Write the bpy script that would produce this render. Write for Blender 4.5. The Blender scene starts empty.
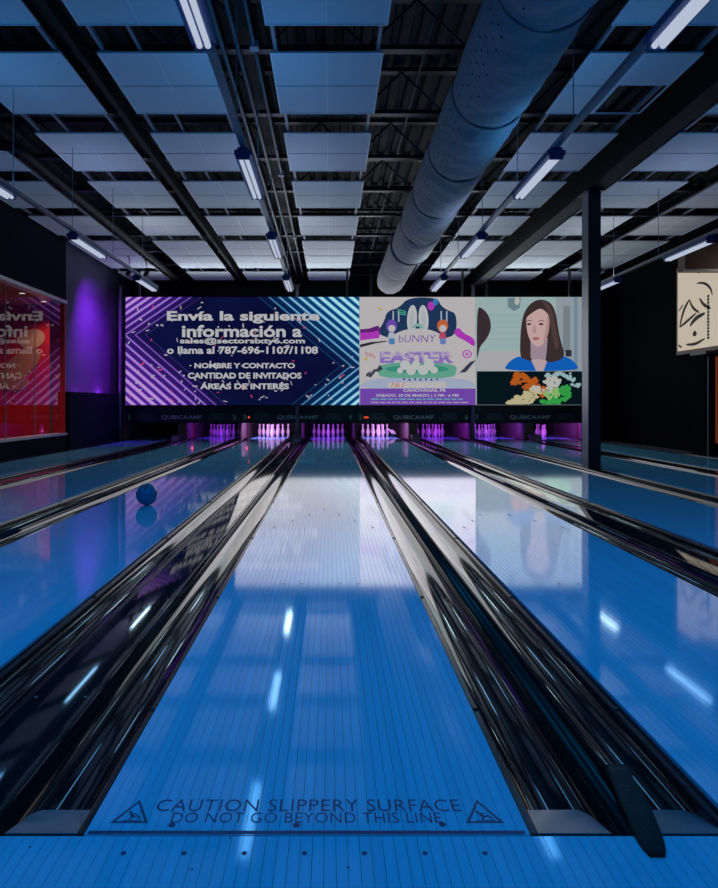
import bpy, bmesh, math, random
from mathutils import Vector, Matrix
random.seed(7)
S = bpy.context.scene
COL = S.collection
PI = math.pi

# ------------------------------------------------------------------ camera
# one-point perspective: level camera with lens shift; 637 px focal length on a 718 px wide frame
F, CU, CV, CZ = 637.0, 330.0, 404.0, 1.017
cam = bpy.data.cameras.new('camera'); cam_o = bpy.data.objects.new('camera', cam); COL.objects.link(cam_o)
cam_o.location = (0, 0, CZ); cam_o.rotation_euler = (PI/2, 0, 0)
cam.sensor_fit = 'HORIZONTAL'; cam.sensor_width = 36; cam.lens = 36*F/718
cam.shift_x = (359-CU)/718; cam.shift_y = -(444-CV)/718
cam.clip_start = .05; cam.clip_end = 200
S.camera = cam_o
# ------------------------------------------------------------------ world, view, exposure
w = bpy.data.worlds.new('world'); S.world = w; w.use_nodes = True
w.node_tree.nodes['Background'].inputs[0].default_value = (.10, .16, .40, 1)
w.node_tree.nodes['Background'].inputs[1].default_value = .012
vs = S.view_settings
vs.view_transform = 'Standard'; vs.look = 'None'; vs.gamma = 1; vs.use_curve_mapping = False; vs.exposure = 0.0
S.cycles.use_denoising = True
S.cycles.max_bounces = 8; S.cycles.diffuse_bounces = 4; S.cycles.glossy_bounces = 4; S.cycles.transparent_max_bounces = 12
S.cycles.sample_clamp_indirect = 4.0
# ceiling lamps: distance along the lanes -> colour and watts (deep blue over the approach, whiter towards the screens)
LAMP = {0.0: ((.00, .38, 1.0), 20), 3.05: ((.00, .38, 1.0), 23), 6.18: ((.08, .48, 1.0), 2.2), 9.2: ((.22, .58, 1.0), 2.6), 12.25: ((.55, .86, 1.0), 4.5)}
ADDED_UPLIGHT = {0.0: ((.03, .36, 1.0), 3.6), 3.05: ((.03, .36, 1.0), 3.6), 6.18: ((.08, .42, 1.0), 3.8), 9.2: ((.42, .58, 1.0), 4.0), 12.25: ((.80, .90, 1.0), 5)}   # lamps added above the fixtures to brighten the ceiling
SCREEN = 1.2          # brightness of the LED walls
LED_FILL = (32, 38, 18)     # watts of the unseen lamp added in front of each LED wall
PINLIGHT = 1.4
ADDED_BAR = 5.0              # watts per metre of the light bars added behind the screen tops
WASH = (3, 10)  # watts of the purple lamps added in the trough

# ------------------------------------------------------------------ materials
M = {}
def mat(name, color=(.5, .5, .5), rough=.5, metal=0, ior=1.5, emit=None, strength=1, bump=None, noise=None, spec=None, coat=0):
    if name in M: return M[name]
    m = bpy.data.materials.new(name); m.use_nodes = True
    nt = m.node_tree; b = nt.nodes['Principled BSDF']
    b.inputs['Base Color'].default_value = (*color, 1); b.inputs['Roughness'].default_value = rough
    b.inputs['Metallic'].default_value = metal; b.inputs['IOR'].default_value = ior
    if coat: b.inputs['Coat Weight'].default_value = coat; b.inputs['Coat Roughness'].default_value = .05
    if emit: b.inputs['Emission Color'].default_value = (*emit, 1); b.inputs['Emission Strength'].default_value = strength
    if bump or noise:
        tc = nt.nodes.new('ShaderNodeTexCoord'); n = nt.nodes.new('ShaderNodeTexNoise')
        n.inputs['Scale'].default_value = (bump or noise)[0]; n.inputs['Detail'].default_value = 5
        nt.links.new(tc.outputs['Object'], n.inputs['Vector'])
        if bump:
            bp = nt.nodes.new('ShaderNodeBump'); bp.inputs['Strength'].default_value = bump[1]; bp.inputs['Distance'].default_value = .02
            nt.links.new(n.outputs[0], bp.inputs['Height']); nt.links.new(bp.outputs[0], b.inputs['Normal'])
        if noise:
            mx = nt.nodes.new('ShaderNodeMix'); mx.data_type = 'RGBA'
            mx.inputs[6].default_value = (*color, 1); mx.inputs[7].default_value = (*noise[1], 1)
            nt.links.new(n.outputs[0], mx.inputs[0]); nt.links.new(mx.outputs[2], b.inputs['Base Color'])
    M[name] = m
    return m
def em(name, color, strength=1.0):
    if name in M: return M[name]
    m = bpy.data.materials.new(name); m.use_nodes = True; nt = m.node_tree; nt.nodes.clear()
    e = nt.nodes.new('ShaderNodeEmission'); o = nt.nodes.new('ShaderNodeOutputMaterial')
    e.inputs[0].default_value = (*color, 1); e.inputs[1].default_value = strength
    nt.links.new(e.outputs[0], o.inputs[0]); M[name] = m
    return m

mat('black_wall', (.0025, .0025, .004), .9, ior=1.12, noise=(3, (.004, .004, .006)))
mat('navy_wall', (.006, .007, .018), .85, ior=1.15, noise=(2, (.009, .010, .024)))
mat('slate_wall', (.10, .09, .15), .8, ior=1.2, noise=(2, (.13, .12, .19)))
mat('subfloor', (.01, .01, .012), .8, noise=(5, (.015, .015, .018)))
mat('deck', (.022, .022, .028), .7, noise=(4, (.015, .015, .02)))
mat('steel_dark', (.013, .014, .019), .45, noise=(12, (.020, .021, .027)))
mat('girder', (.005, .005, .007), .6, ior=1.25, noise=(6, (.008, .008, .010)))
mat('conduit', (.085, .10, .115), .45, noise=(8, (.12, .14, .155)))
mat('steel_grey', (.22, .24, .28), .4, metal=.3, noise=(15, (.28, .30, .34)))
mat('rail_grey', (.24, .25, .30), .5, noise=(9, (.30, .31, .36)))
mat('tile', (.72, .73, .76), .85, noise=(40, (.78, .79, .82)))
mat('tile_frame', (.84, .86, .90), .4, noise=(20, (.88, .90, .94)))
mat('fabric', (.27, .29, .31), .85, bump=(7, .7), noise=(2.5, (.34, .36, .38)))
mat('fabric_seam', (.10, .11, .13), .8, noise=(20, (.13, .14, .16)))
mat('hole', (.05, .05, .06), .9, noise=(20, (.014, .014, .016)))
mat('gutter', (.005, .006, .008), .06, ior=1.55, noise=(6, (.014, .015, .018)))
mat('capping', (.008, .009, .012), .05, ior=1.75, noise=(8, (.016, .016, .020)))
mat('divider', (.018, .010, .012), .30, ior=1.35, noise=(8, (.028, .016, .018)))
mat('bumper', (.012, .013, .017), .22, ior=1.5, noise=(20, (.02, .02, .026)))
mat('end_plate', (.09, .12, .15), .3, noise=(14, (.15, .19, .23)))
mat('rubber', (.003, .003, .004), .8, bump=(160, .4), noise=(30, (.014, .014, .016)))
mat('ink', (.012, .035, .12), .35, noise=(30, (.018, .045, .15)))
mat('bed', (.05, .08, .17), .5, noise=(10, (.04, .06, .13)))
mat('pin_white', (.80, .78, .78), .25, noise=(8, (.86, .84, .84)))
mat('kickback', (.12, .09, .10), .6, noise=(6, (.16, .12, .13)))
mat('mask', (.025, .025, .032), .35, noise=(3, (.034, .034, .042)))
mat('mask_band', (.075, .075, .085), .4, noise=(5, (.09, .09, .10)))
mat('housing', (.02, .08, .24), .4, noise=(10, (.03, .10, .28)))  # blue light of the tubes put into the housing colour
mat('red_wall', (.55, .012, .02), .5, noise=(2, (.62, .016, .03)))
mat('room_ceiling', (.55, .36, .32), .8, noise=(3, (.60, .40, .36)))
mat('ball_blue', (.012, .16, .33), .18, noise=(9, (.02, .22, .42)))
mat('brown_trim', (.12, .065, .045), .5, noise=(9, (.16, .09, .06)))
mat('alu', (.55, .55, .62), .35, metal=.5, noise=(14, (.62, .62, .68)))

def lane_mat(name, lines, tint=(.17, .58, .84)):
    m = bpy.data.materials.new(name); m.use_nodes = True; nt = m.node_tree; N = nt.nodes; L = nt.links
    b = N['Principled BSDF']; b.inputs['Roughness'].default_value = .085; b.inputs['IOR'].default_value = 1.72
    tc = N.new('ShaderNodeTexCoord'); mp = N.new('ShaderNodeMapping'); mp.inputs['Scale'].default_value = (60, 1.2, 1)
    n = N.new('ShaderNodeTexNoise'); n.inputs['Scale'].default_value = 1.0; n.inputs['Detail'].default_value = 4
    L.new(tc.outputs['Object'], mp.inputs[0]); L.new(mp.outputs[0], n.inputs['Vector'])
    oi = N.new('ShaderNodeObjectInfo')
    ad = N.new('ShaderNodeMath'); ad.operation = 'MULTIPLY_ADD'; ad.inputs[1].default_value = .55
    L.new(oi.outputs['Random'], ad.inputs[0]); L.new(n.outputs[0], ad.inputs[2])
    mx = N.new('ShaderNodeMix'); mx.data_type = 'RGBA'
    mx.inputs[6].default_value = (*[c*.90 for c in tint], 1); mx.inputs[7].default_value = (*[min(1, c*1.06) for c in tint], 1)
    L.new(ad.outputs[0], mx.inputs[0]); out = mx.outputs[2]
    if lines:
        sx = N.new('ShaderNodeSeparateXYZ'); L.new(tc.outputs['Object'], sx.inputs[0])
        def mth(op, a, c=None):
            q = N.new('ShaderNodeMath'); q.operation = op
            if hasattr(a, 'links') or hasattr(a, 'is_linked'): L.new(a, q.inputs[0])
            else: q.inputs[0].default_value = a
            if c is not None: q.inputs[1].default_value = c
            return q.outputs[0]
        fr = mth('FRACT', mth('DIVIDE', sx.outputs[0], .02703))
        ln = mth('LESS_THAN', fr, .06)
        m2 = N.new('ShaderNodeMix'); m2.data_type = 'RGBA'; L.new(ln, m2.inputs[0]); L.new(out, m2.inputs[6]); m2.inputs[7].default_value = (.10, .14, .24, 1)
        out = m2.outputs[2]
    L.new(out, b.inputs['Base Color'])
    # faint lane-oil ripple in the gloss
    n2 = N.new('ShaderNodeTexNoise'); n2.inputs['Scale'].default_value = 2.2; L.new(tc.outputs['Object'], n2.inputs['Vector'])
    mr = N.new('ShaderNodeMapRange'); mr.inputs[3].default_value = .045; mr.inputs[4].default_value = .08
    L.new(n2.outputs[0], mr.inputs[0]); L.new(mr.outputs[0], b.inputs['Roughness'])
    M[name] = m
    return m
lane_mat('lane', False); lane_mat('lane_lined', True)

def glass_mat():
    m = bpy.data.materials.new('glass'); m.use_nodes = True; nt = m.node_tree; nt.nodes.clear(); N = nt.nodes; L = nt.links
    o = N.new('ShaderNodeOutputMaterial'); mx = N.new('ShaderNodeMixShader'); t = N.new('ShaderNodeBsdfTransparent'); g = N.new('ShaderNodeBsdfGlossy')
    g.inputs['Roughness'].default_value = .0; fr = N.new('ShaderNodeFresnel'); fr.inputs[0].default_value = 2.5
    ge = N.new('ShaderNodeNewGeometry'); iv = N.new('ShaderNodeMath'); iv.operation = 'SUBTRACT'; iv.inputs[0].default_value = 1; L.new(ge.outputs['Backfacing'], iv.inputs[1])
    ml = N.new('ShaderNodeMath'); ml.operation = 'MULTIPLY'; L.new(fr.outputs[0], ml.inputs[0]); L.new(iv.outputs[0], ml.inputs[1]); L.new(ml.outputs[0], mx.inputs[0]); L.new(t.outputs[0], mx.inputs[1]); L.new(g.outputs[0], mx.inputs[2]); L.new(mx.outputs[0], o.inputs[0])
    M['glass'] = m
glass_mat()

# ------------------------------------------------------------------ helpers
class MB:
    """collects shapes in one bmesh; build() links them as ONE mesh object"""
    def __init__(s): s.bm = bmesh.new()
    def box(s, x0, x1, y0, y1, z0, z1):
        v = [s.bm.verts.new(p) for p in ((x0,y0,z0),(x1,y0,z0),(x1,y1,z0),(x0,y1,z0),(x0,y0,z1),(x1,y0,z1),(x1,y1,z1),(x0,y1,z1))]
        for f in ((0,3,2,1),(4,5,6,7),(0,1,5,4),(1,2,6,5),(2,3,7,6),(3,0,4,7)): s.bm.faces.new([v[i] for i in f])
        return s
    def tube(s, pts, r, n=10, caps=True):
        pts = [Vector(p) for p in pts]; rings = []
        rr = r if isinstance(r, (list, tuple)) else [r]*len(pts)
        for i, p in enumerate(pts):
            d = (pts[min(i+1, len(pts)-1)] - pts[max(i-1, 0)]).normalized()
            a = d.cross(Vector((0, 0, 1)));
            if a.length < .01: a = d.cross(Vector((0, 1, 0)))
            a.normalize(); b = d.cross(a).normalized()
            rings.append([s.bm.verts.new(p + rr[i]*(math.cos(2*PI*k/n)*a + math.sin(2*PI*k/n)*b)) for k in range(n)])
        for i in range(len(pts)-1):
            for k in range(n): s.bm.faces.new((rings[i][k], rings[i][(k+1)%n], rings[i+1][(k+1)%n], rings[i+1][k]))
        if caps: s.bm.faces.new(rings[0][::-1]); s.bm.faces.new(rings[-1])
        return s
    def lathe(s, prof, c=(0,0,0), n=16):
        c = Vector(c); rings = []
        for r, z in prof:
            if r < 1e-6: rings.append([s.bm.verts.new(c + Vector((0,0,z)))])
            else: rings.append([s.bm.verts.new(c + Vector((r*math.cos(2*PI*k/n), r*math.sin(2*PI*k/n), z))) for k in range(n)])
        for a, b in zip(rings, rings[1:]):
            for k in range(n):
                if len(a) == 1: s.bm.faces.new((a[0], b[(k+1)%n], b[k])) if len(b) > 1 else None
                elif len(b) == 1: s.bm.faces.new((a[k], a[(k+1)%n], b[0]))
                else: s.bm.faces.new((a[k], a[(k+1)%n], b[(k+1)%n], b[k]))
        return s
    def strip(s, prof, y0, y1, ny=1, closed=False):
        """profile of (x, z) points swept along Y"""
        rows = [[s.bm.verts.new((x, y0+(y1-y0)*j/ny, z)) for x, z in prof] for j in range(ny+1)]
        m = len(prof)
        for j in range(ny):
            for i in range(m if closed else m-1): s.bm.faces.new((rows[j][i], rows[j][(i+1)%m], rows[j+1][(i+1)%m], rows[j+1][i]))
        if closed: s.bm.faces.new(rows[0][::-1]); s.bm.faces.new(rows[-1])
        return s
    def prism(s, pts, axis, a, b):
        """polygon of 2-D points extruded: axis 'y' -> pts are (x, z), axis 'z' -> (x, y)"""
        def P(p, t): return (p[0], t, p[1]) if axis == 'y' else ((p[0], p[1], t) if axis == 'z' else (t, p[0], p[1]))
        v0 = [s.bm.verts.new(P(p, a)) for p in pts]; v1 = [s.bm.verts.new(P(p, b)) for p in pts]
        s.bm.faces.new(v0); s.bm.faces.new(v1[::-1])
        for i in range(len(pts)): s.bm.faces.new((v0[i], v0[(i+1)%len(pts)], v1[(i+1)%len(pts)], v1[i]))
        return s
    def mesh(s, name, smooth=False):
        bmesh.ops.recalc_face_normals(s.bm, faces=s.bm.faces)
        me = bpy.data.meshes.new(name); s.bm.to_mesh(me); s.bm.free()
        if smooth:
            me.polygons.foreach_set('use_smooth', [True]*len(me.polygons))
        return me
    def build(s, name, m, parent=None, smooth=False, bevel=0):
        o = place(name, s.mesh(name, smooth), m, parent)
        if bevel:
            b = o.modifiers.new('bevel', 'BEVEL'); b.width = bevel; b.segments = 2; b.limit_method = 'ANGLE'
        return o
def place(name, me, m, parent=None, loc=None):
    if not me.materials: me.materials.append(M[m] if isinstance(m, str) else m)
    o = bpy.data.objects.new(name, me); COL.objects.link(o)
    if parent:
        o.parent = parent; o.matrix_parent_inverse = Matrix.Translation(-WLOC.get(parent.name, Vector((0,0,0))))
    if loc: o.location = loc
    WLOC[o.name] = Vector(loc) if loc else Vector((0,0,0))
    return o
WLOC = {}
def tag(o, label=None, cat=None, group=None, kind=None):
    if label: o['label'] = label
    if cat: o['category'] = cat
    if group: o['group'] = group
    if kind: o['kind'] = kind
    return o
def thing(name, label, cat, loc=(0,0,0), group=None):
    o = bpy.data.objects.new(name, None); COL.objects.link(o); o.location = loc; o.empty_display_size = .1
    WLOC[o.name] = Vector(loc)
    return tag(o, label, cat, group)
def struct(o): o['kind'] = 'structure'; return o
def copy_tree(o, parent=None):
    c = o.copy(); COL.objects.link(c)
    if parent: c.parent = parent
    for ch in list(o.children): copy_tree(ch, c)
    return c
def lamp(name, kind, loc, color, watts, parent=None, rot=(0,0,0), **k):
    l = bpy.data.lights.new(name, kind); l.color = color; l.energy = watts
    for a, b in k.items(): setattr(l, a, b)
    o = bpy.data.objects.new(name, l); COL.objects.link(o); o.location = loc; o.rotation_euler = rot
    if parent: o.parent = parent; o.matrix_parent_inverse = Matrix.Translation(-WLOC.get(parent.name, Vector((0,0,0))))
    return o
ORD = ['first', 'second', 'third', 'fourth', 'fifth', 'sixth', 'seventh', 'eighth', 'ninth', 'tenth']
_txt = [0]
def text_mesh(name, body, m, parent, box, y=None, z=None, bold=0.0, shear=0, space=1.0):
    """lettering fitted to box (x0, x1, low, high); y given -> upright facing the camera, z given -> lying on the floor"""
    cu = bpy.data.curves.new('t', 'FONT'); cu.body = body; cu.offset = bold; cu.shear = shear; cu.space_character = space; cu.resolution_u = 3
    o = bpy.data.objects.new('t', cu); COL.objects.link(o)
    bpy.context.view_layer.update()
    me = bpy.data.meshes.new_from_object(o.evaluated_get(bpy.context.evaluated_depsgraph_get()))
    bpy.data.objects.remove(o)
    me.materials.clear()
    xs = [v.co.x for v in me.vertices]; ys = [v.co.y for v in me.vertices]
    ax, bx, ay, by = min(xs), max(xs), min(ys), max(ys)
    for v in me.vertices:
        X = box[0] + (v.co.x-ax)/(bx-ax)*(box[1]-box[0]); T = box[2] + (v.co.y-ay)/(by-ay)*(box[3]-box[2])
        v.co = (X, y, T) if y is not None else (X, T, z)
    return place(name, me, m, parent)

# ------------------------------------------------------------------ the building shell
XL, XR, YB, YF = -6.05, 7.8, 22.0, -3.5
struct(MB().box(-9.6, 8.2, YF, YB, -.40, -.20).build('floor', 'subfloor'))
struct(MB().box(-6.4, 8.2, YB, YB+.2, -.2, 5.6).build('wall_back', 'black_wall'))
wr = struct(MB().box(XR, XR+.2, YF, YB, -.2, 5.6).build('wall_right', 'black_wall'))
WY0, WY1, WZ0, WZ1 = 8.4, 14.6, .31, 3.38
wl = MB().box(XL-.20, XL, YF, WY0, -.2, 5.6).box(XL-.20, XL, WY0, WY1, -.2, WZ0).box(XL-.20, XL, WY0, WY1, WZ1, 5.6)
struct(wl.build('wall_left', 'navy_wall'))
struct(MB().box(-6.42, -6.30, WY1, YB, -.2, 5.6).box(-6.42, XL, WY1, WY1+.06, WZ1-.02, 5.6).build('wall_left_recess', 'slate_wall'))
# corrugated roof deck
prof = []; x = -6.5
while x < 8.2:
    prof += [(x, 5.50), (x+.11, 5.50), (x+.135, 5.56), (x+.205, 5.56)]; x += .23
ceil = struct(MB().strip(prof, YF, YB).build('ceiling', 'deck'))
# open-web joists across the hall
def joist(y):
    j = MB()
    for dx in (-.03, .03): pass
    j.box(-6.25, 7.8, y-.05, y+.05, 5.42, 5.47).box(-6.25, 7.8, y-.05, y+.05, 4.86, 4.91)
    k = 0; x = -6.2
    while x < 7.7:
        a, b = (4.9, 5.43) if k % 2 == 0 else (5.43, 4.9)
        j.tube([(x, y, a), (x+.55, y, b)], .014, 5, False); x += .55; k += 1
    return j
jm = joist(0).mesh('joist')
yj = .85
while yj < 21.5:
    place('joist', jm, 'steel_dark', ceil, (0, yj, 0)); yj += 1.525
# roof girders along the hall: I-sections
def ibeam(xc, z0, z1, w, y0, y1, name='girder'):
    t = .022
    MB().box(xc-w/2, xc+w/2, y0, y1, z0, z0+t).box(xc-w/2, xc+w/2, y0, y1, z1-t, z1).box(xc-.012, xc+.012, y0, y1, z0+t, z1-t).build(name, 'girder', ceil)
ibeam(4.16, 4.38, 4.80, .26, YF, YB)
ibeam(-2.62, 4.66, 4.84, .07, YF, YB)
ibeam(-.96, 5.0, 5.4, .2, YF, YB)
MB().box(-6.05, 7.8, 19.2, 19.4, 4.25, 4.84).build('cross_girder', 'girder', ceil)

# ------------------------------------------------------------------ the red room behind the window
struct(MB().box(-9.6, -6.42, 17.0, 17.1, -.2, 3.7).box(-9.7, -9.6, 7.0, 17.1, -.2, 3.7).box(-9.6, -6.25, 6.9, 7.0, -.2, 3.7).build('wall_red_room', 'red_wall'))
struct(MB().box(-9.6, -6.43, 7.0, 17.0, 3.65, 3.72).box(-6.43, -6.25, 7.0, 14.55, 3.65, 3.72).build('ceiling_red_room', 'room_ceiling'))
win = thing('window_1', 'large shop window onto the red room in the left wall', 'window', (XL, (WY0+WY1)/2, WZ0)); win['kind'] = 'structure'; del win['category']
xf = XL-.07
MB().box(XL-.2, XL+.03, WY0, WY1, WZ1-.07, WZ1).build('window_frame', 'alu', win)
MB().box(XL-.2, XL+.03, WY0, WY1, WZ0, WZ0+.05).build('window_sill', 'alu', win)
MB().box(XL-.30, XL-.01, WY1-.05, WY1, WZ0+.05, WZ1-.07).build('window_post', 'red_wall', win)  # red light on this post put into its colour
MB().box(XL-.2, XL, WY0, WY0+.06, WZ0+.05, WZ1-.07).build('window_post', 'alu', win)
ys = [8.46, 9.62, 10.8, 12.0, 13.2, 14.54]
for a, b in zip(ys, ys[1:]):
    MB().box(xf-.006, xf+.006, a+.004, b-.004, WZ0+.05, WZ1-.07).build('pane', 'glass', win)
for y in ys[1:-1]:
    MB().box(xf-.004, xf+.012, y-.004, y+.004, WZ0+.05, WZ1-.07).build('pane_joint', 'rail_grey', win)
mur = thing('wall_mural', 'tan painted arm shapes on the red wall behind the window', 'mural', (-7.9, 16.99, 1.2))
mat('tan', (.42, .18, .09), .6, noise=(4, (.50, .24, .12))); mat('tan_light', (.58, .34, .20), .6, noise=(4, (.64, .40, .25)))
def limb(name, pts, m, y):
    MB().prism(pts, 'y', y, y+.012).build(name, m, mur)
def ell(cx, cz, rx, rz, n=20, rot=0):
    c, s_ = math.cos(rot), math.sin(rot)
    return [(cx+rx*math.cos(2*PI*k/n)*c-rz*math.sin(2*PI*k/n)*s_, cz+rx*math.cos(2*PI*k/n)*s_+rz*math.sin(2*PI*k/n)*c) for k in range(n)]
limb('forearm', ell(-8.25, 2.05, .62, .30, rot=.65), 'tan', 16.985)
limb('fist', ell(-7.95, 2.75, .36, .26, rot=.3), 'tan_light', 16.978)
limb('upper_arm', ell(-8.55, 1.65, .50, .26, rot=-.2), 'tan', 16.972)
for i, (x, y) in enumerate(((-7.3, 15.1), (-7.32, 16.3), (-7.3, 12.5), (-8.6, 13.4))):
    d = thing('downlight', 'recessed downlight in the red room ceiling, ' + ['between the two nearest the screens', 'closest to the red end wall', 'nearest the camera by the glass', 'deepest inside the room'][i], 'downlight', (x, y, 3.64), 'downlights in the red room')
    MB().lathe([(.06, .0), (.11, -.005), (.12, .0), (.11, .01)], (x, y, 3.64), 20).build('trim_ring', 'alu', d, True)
    MB().lathe([(0, -.002), (.07, -.002), (.07, .005), (0, .005)], (x, y, 3.64), 20).build('lens', em('warm_lens', (1.0, .85, .70), .9), d)
    lamp('downlight_lamp', 'SPOT', (x, y, 3.62), (1, .60, .50), 85, d, spot_size=2.3, spot_blend=.8, shadow_soft_size=.05)

# purple washed recess with the low block in front of it
struct(MB().box(-6.30, -5.98, 14.62, 18.6, -.2, 1.02).box(-6.02, -5.98, 14.62, 18.6, 1.02, 1.30).box(-6.30, -6.02, 14.62, 14.66, 1.02, 1.30).build('trim_1', 'navy_wall'))
mat('purple_lens', (.2, .02, .5), .3, emit=(.5, .05, 1), strength=1.5)
for i, y in enumerate((15.75, 17.3)):  # purple lamps added out of sight in the trough to wash the wall
    x, z = -6.12, 1.02
    p = thing('wash_light', ['purple wash light in the trough nearer the red window', 'purple wash light in the trough nearer the big screen'][i], 'stage light', (x, y, z), 'purple wash lights')
    MB().lathe([(0, .0), (.05, .0), (.055, .02), (.055, .12), (.04, .13)], (x, y, z), 14).build('can', 'housing', p, True)
    MB().lathe([(0, .126), (.045, .126)], (x, y, z), 14).build('lens', 'purple_lens', p)
    lamp('wash_lamp', 'POINT', (x, y, z+.20), (.40, .03, 1.0), WASH[i], p, shadow_soft_size=.05)
for i, (loc, tgt, wt) in enumerate((((-5.05, 15.9, 4.25), (-6.3, 16.9, 3.0), 260), ((-4.75, 16.3, 4.25), (-6.3, 17.0, 1.7), 420))):  # purple spotlights added under the roof to light the wall higher up
    p = thing('spot_light', ['black purple spotlight under the roof, nearer the red window', 'black purple spotlight under the roof, nearer the big screen'][i], 'spotlight', loc, 'purple spotlights')
    d = (Vector(tgt)-Vector(loc)).normalized(); l = Vector(loc)
    MB().tube([l-d*.20, l-d*.17, l-d*.02, l], [.03, .055, .06, .062], 14).build('can', 'steel_dark', p, True)
    MB().tube([l-d*.1, l-d*.1+Vector((0, 0, .3)), (loc[0], loc[1], 4.72)], .012, 6).build('bracket', 'steel_dark', p)
    MB().tube([l, l+d*.004], .05, 14).build('lens', 'purple_lens', p)
    q = lamp('spot_lamp', 'SPOT', l+d*.07, (.34, .03, 1.0), wt, p, d.to_track_quat('-Z', 'Y').to_euler(), spot_size=1.7, spot_blend=1.0, shadow_soft_size=.05)

# ------------------------------------------------------------------ lanes
LW = 1.054; Y0, Y1 = 1.503, 20.75
LX = {4: -.054}
LX[5] = LX[4]+1.567; LX[6] = LX[5]+1.75; LX[7] = LX[6]+1.567; LX[8] = LX[7]+1.75
LX[3] = LX[4]-1.75; LX[2] = LX[3]-1.567; LX[1] = LX[2]-1.75
LNAME = {1: 'lane nearest the red window', 2: 'second lane from the red window', 3: 'lane with the blue ball on it', 4: 'centre lane with caution lettering',
         5: 'lane just right of the caution lettering', 6: 'second lane right of the caution lettering', 7: 'lane just right of the steel column', 8: 'lane nearest the right wall'}
BW = LW/39
bm_board = MB().box(-BW/2+.0005, BW/2-.0005, Y0, Y1, -.03, 0).mesh('board')
bm_arrow = MB().prism([(-.012, 0), (0, .11), (.012, 0), (0, .03)], 'z', .0003, .0006).mesh('arrow')
for i in range(1, 9):
    c = LX[i]
    t = thing('bowling_lane', 'glossy blue-lit bowling lane, the ' + LNAME[i], 'bowling lane', (c, Y0, -.2), 'bowling lanes')
    if i in (3, 4, 5):
        MB().box(c-LW/2, c+LW/2, Y0, Y1, -.19, -.012).build('lane_bed', 'bed', t)
        for k in range(39): place('board', bm_board, 'lane', t, (c-LW/2+BW*(k+.5), 0, 0))
    else:
        MB().box(c-LW/2, c+LW/2, Y0, Y1, -.19, 0).build('lane_bed', 'lane_lined', t)
    for k in range(-3, 4):
        place('arrow', bm_arrow, 'ink', t, (c+k*BW*5, 6.1-abs(k)*.30, 0))
    for k in (-2, -1, 1, 2):
        MB().lathe([(0, .0005), (.009, .0005)], (c+k*BW*4, Y0+2.1, 0), 10).build('dot', 'ink', t)
    if i == 4: lane4 = t
# caution print on the centre lane
def fx(u, v): return (u-CU)/(v-CV)*CZ
def fy(v): return F*CZ/(v-CV)
zi = .0006
text_mesh('lettering', 'CAUTION SLIPPERY SURFACE', 'ink', lane4, (fx(157, 806), fx(460, 806), fy(811.5), fy(799.5)), z=zi, bold=-.004, space=1.05)
text_mesh('lettering', 'DO NOT GO BEYOND THIS LINE', 'ink', lane4, (fx(172, 818), fx(441.5, 818), fy(823), fy(812.6)), z=zi, bold=-.004, space=1.05)
MB().box(fx(88, 832.5), fx(525, 832.5), fy(834.2), fy(830.8), -.001, zi).build('foul_line', 'ink', lane4)
for xa, xb in ((fx(110, 823), fx(148, 823)), (fx(466, 823), fx(504.5, 823))):
    b = MB(); ya, yb = fy(823), fy(800); xm = (xa+xb)/2; t_ = .006
    P = [(xa, ya), (xb, ya), (xm, yb)]; Q = [(xa+t_*1.8, ya+t_), (xb-t_*1.8, ya+t_), (xm, yb-t_*2)]
    for k in range(3):
        b.prism([P[k], P[(k+1) % 3], Q[(k+1) % 3], Q[k]], 'z', zi-.0005, zi)
    # slipping figure: head, body, arm, legs, skid line
    def q(u, v): return (xa+(xb-xa)*u, ya+(yb-ya)*v)
    def bar(p, r, h): 
        p, r = Vector(q(*p)), Vector(q(*r)); n = (r-p).normalized(); n = Vector((-n.y, n.x))*h
        b.prism([tuple(p+n), tuple(r+n), tuple(r-n), tuple(p-n)], 'z', zi-.0005, zi)
    hx, hy = q(.40, .46); b.prism([(hx+.0045*math.cos(k*PI/5), hy+.0045*math.sin(k*PI/5)) for k in range(10)], 'z', zi-.0005, zi)
    bar((.43, .40), (.52, .26), .0035); bar((.44, .37), (.58, .40), .002); bar((.52, .26), (.66, .30), .0028); bar((.66, .30), (.74, .16), .0022); bar((.52, .26), (.46, .14), .0026); bar((.30, .10), (.80, .10), .0012)
    b.build('warning_triangle', 'ink', lane4)
for u, v in ((172, 825.3), (296.4, 825.3), (442.5, 824.5)):
    MB().lathe([(0, zi), (.0085, zi), (.0085, 0)], (fx(u, v), fy(v), 0), 12).build('dot', 'ink', lane4)

# approach in front of the foul line
ap = thing('approach', 'blue-lit boarded approach floor in front of the lanes', 'floor', (0, -1, -.2)); ap['kind'] = 'structure'; del ap['category']; ap.name = 'floor_approach'
AY1 = 1.499
bm_ab = MB().box(-BW/2+.0005, BW/2-.0005, YF, AY1, -.03, 0).mesh('board')
NA = 82
x0 = LX[4]-BW*NA
WLOC[ap.name] = Vector((0, -1, -.2))
for k in range(2*NA+1): place('board', bm_ab, 'lane', ap, (x0+BW*k, 0, 0))
MB().box(x0-BW/2, x0+BW*2*NA+BW/2, YF, AY1, -.19, -.012).build('approach_bed', 'bed', ap)
MB().box(XL, x0-BW/2-.001, YF, AY1, -.19, 0).build('approach_slab', 'lane_lined', ap)
MB().box(x0+BW*2*NA+BW/2+.001, XR, YF, AY1, -.19, 0).build('approach_slab', 'lane_lined', ap)
for u in (123.5, 184, 244.3, 304.5, 364.5, 425.2, 485):
    MB().lathe([(0, zi), (.0062, zi), (.0062, 0)], (fx(u, 853.3), fy(853.3), 0), 12).build('approach_dot', 'ink', ap)
for u, v in ((192, 869.5), (348, 867.5), (230, 838), (30, 847)):
    MB().lathe([(0, zi), (.003, zi), (.003, 0)], (fx(u, v), fy(v), 0), 10).build('approach_dot', 'ink', ap)

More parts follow.
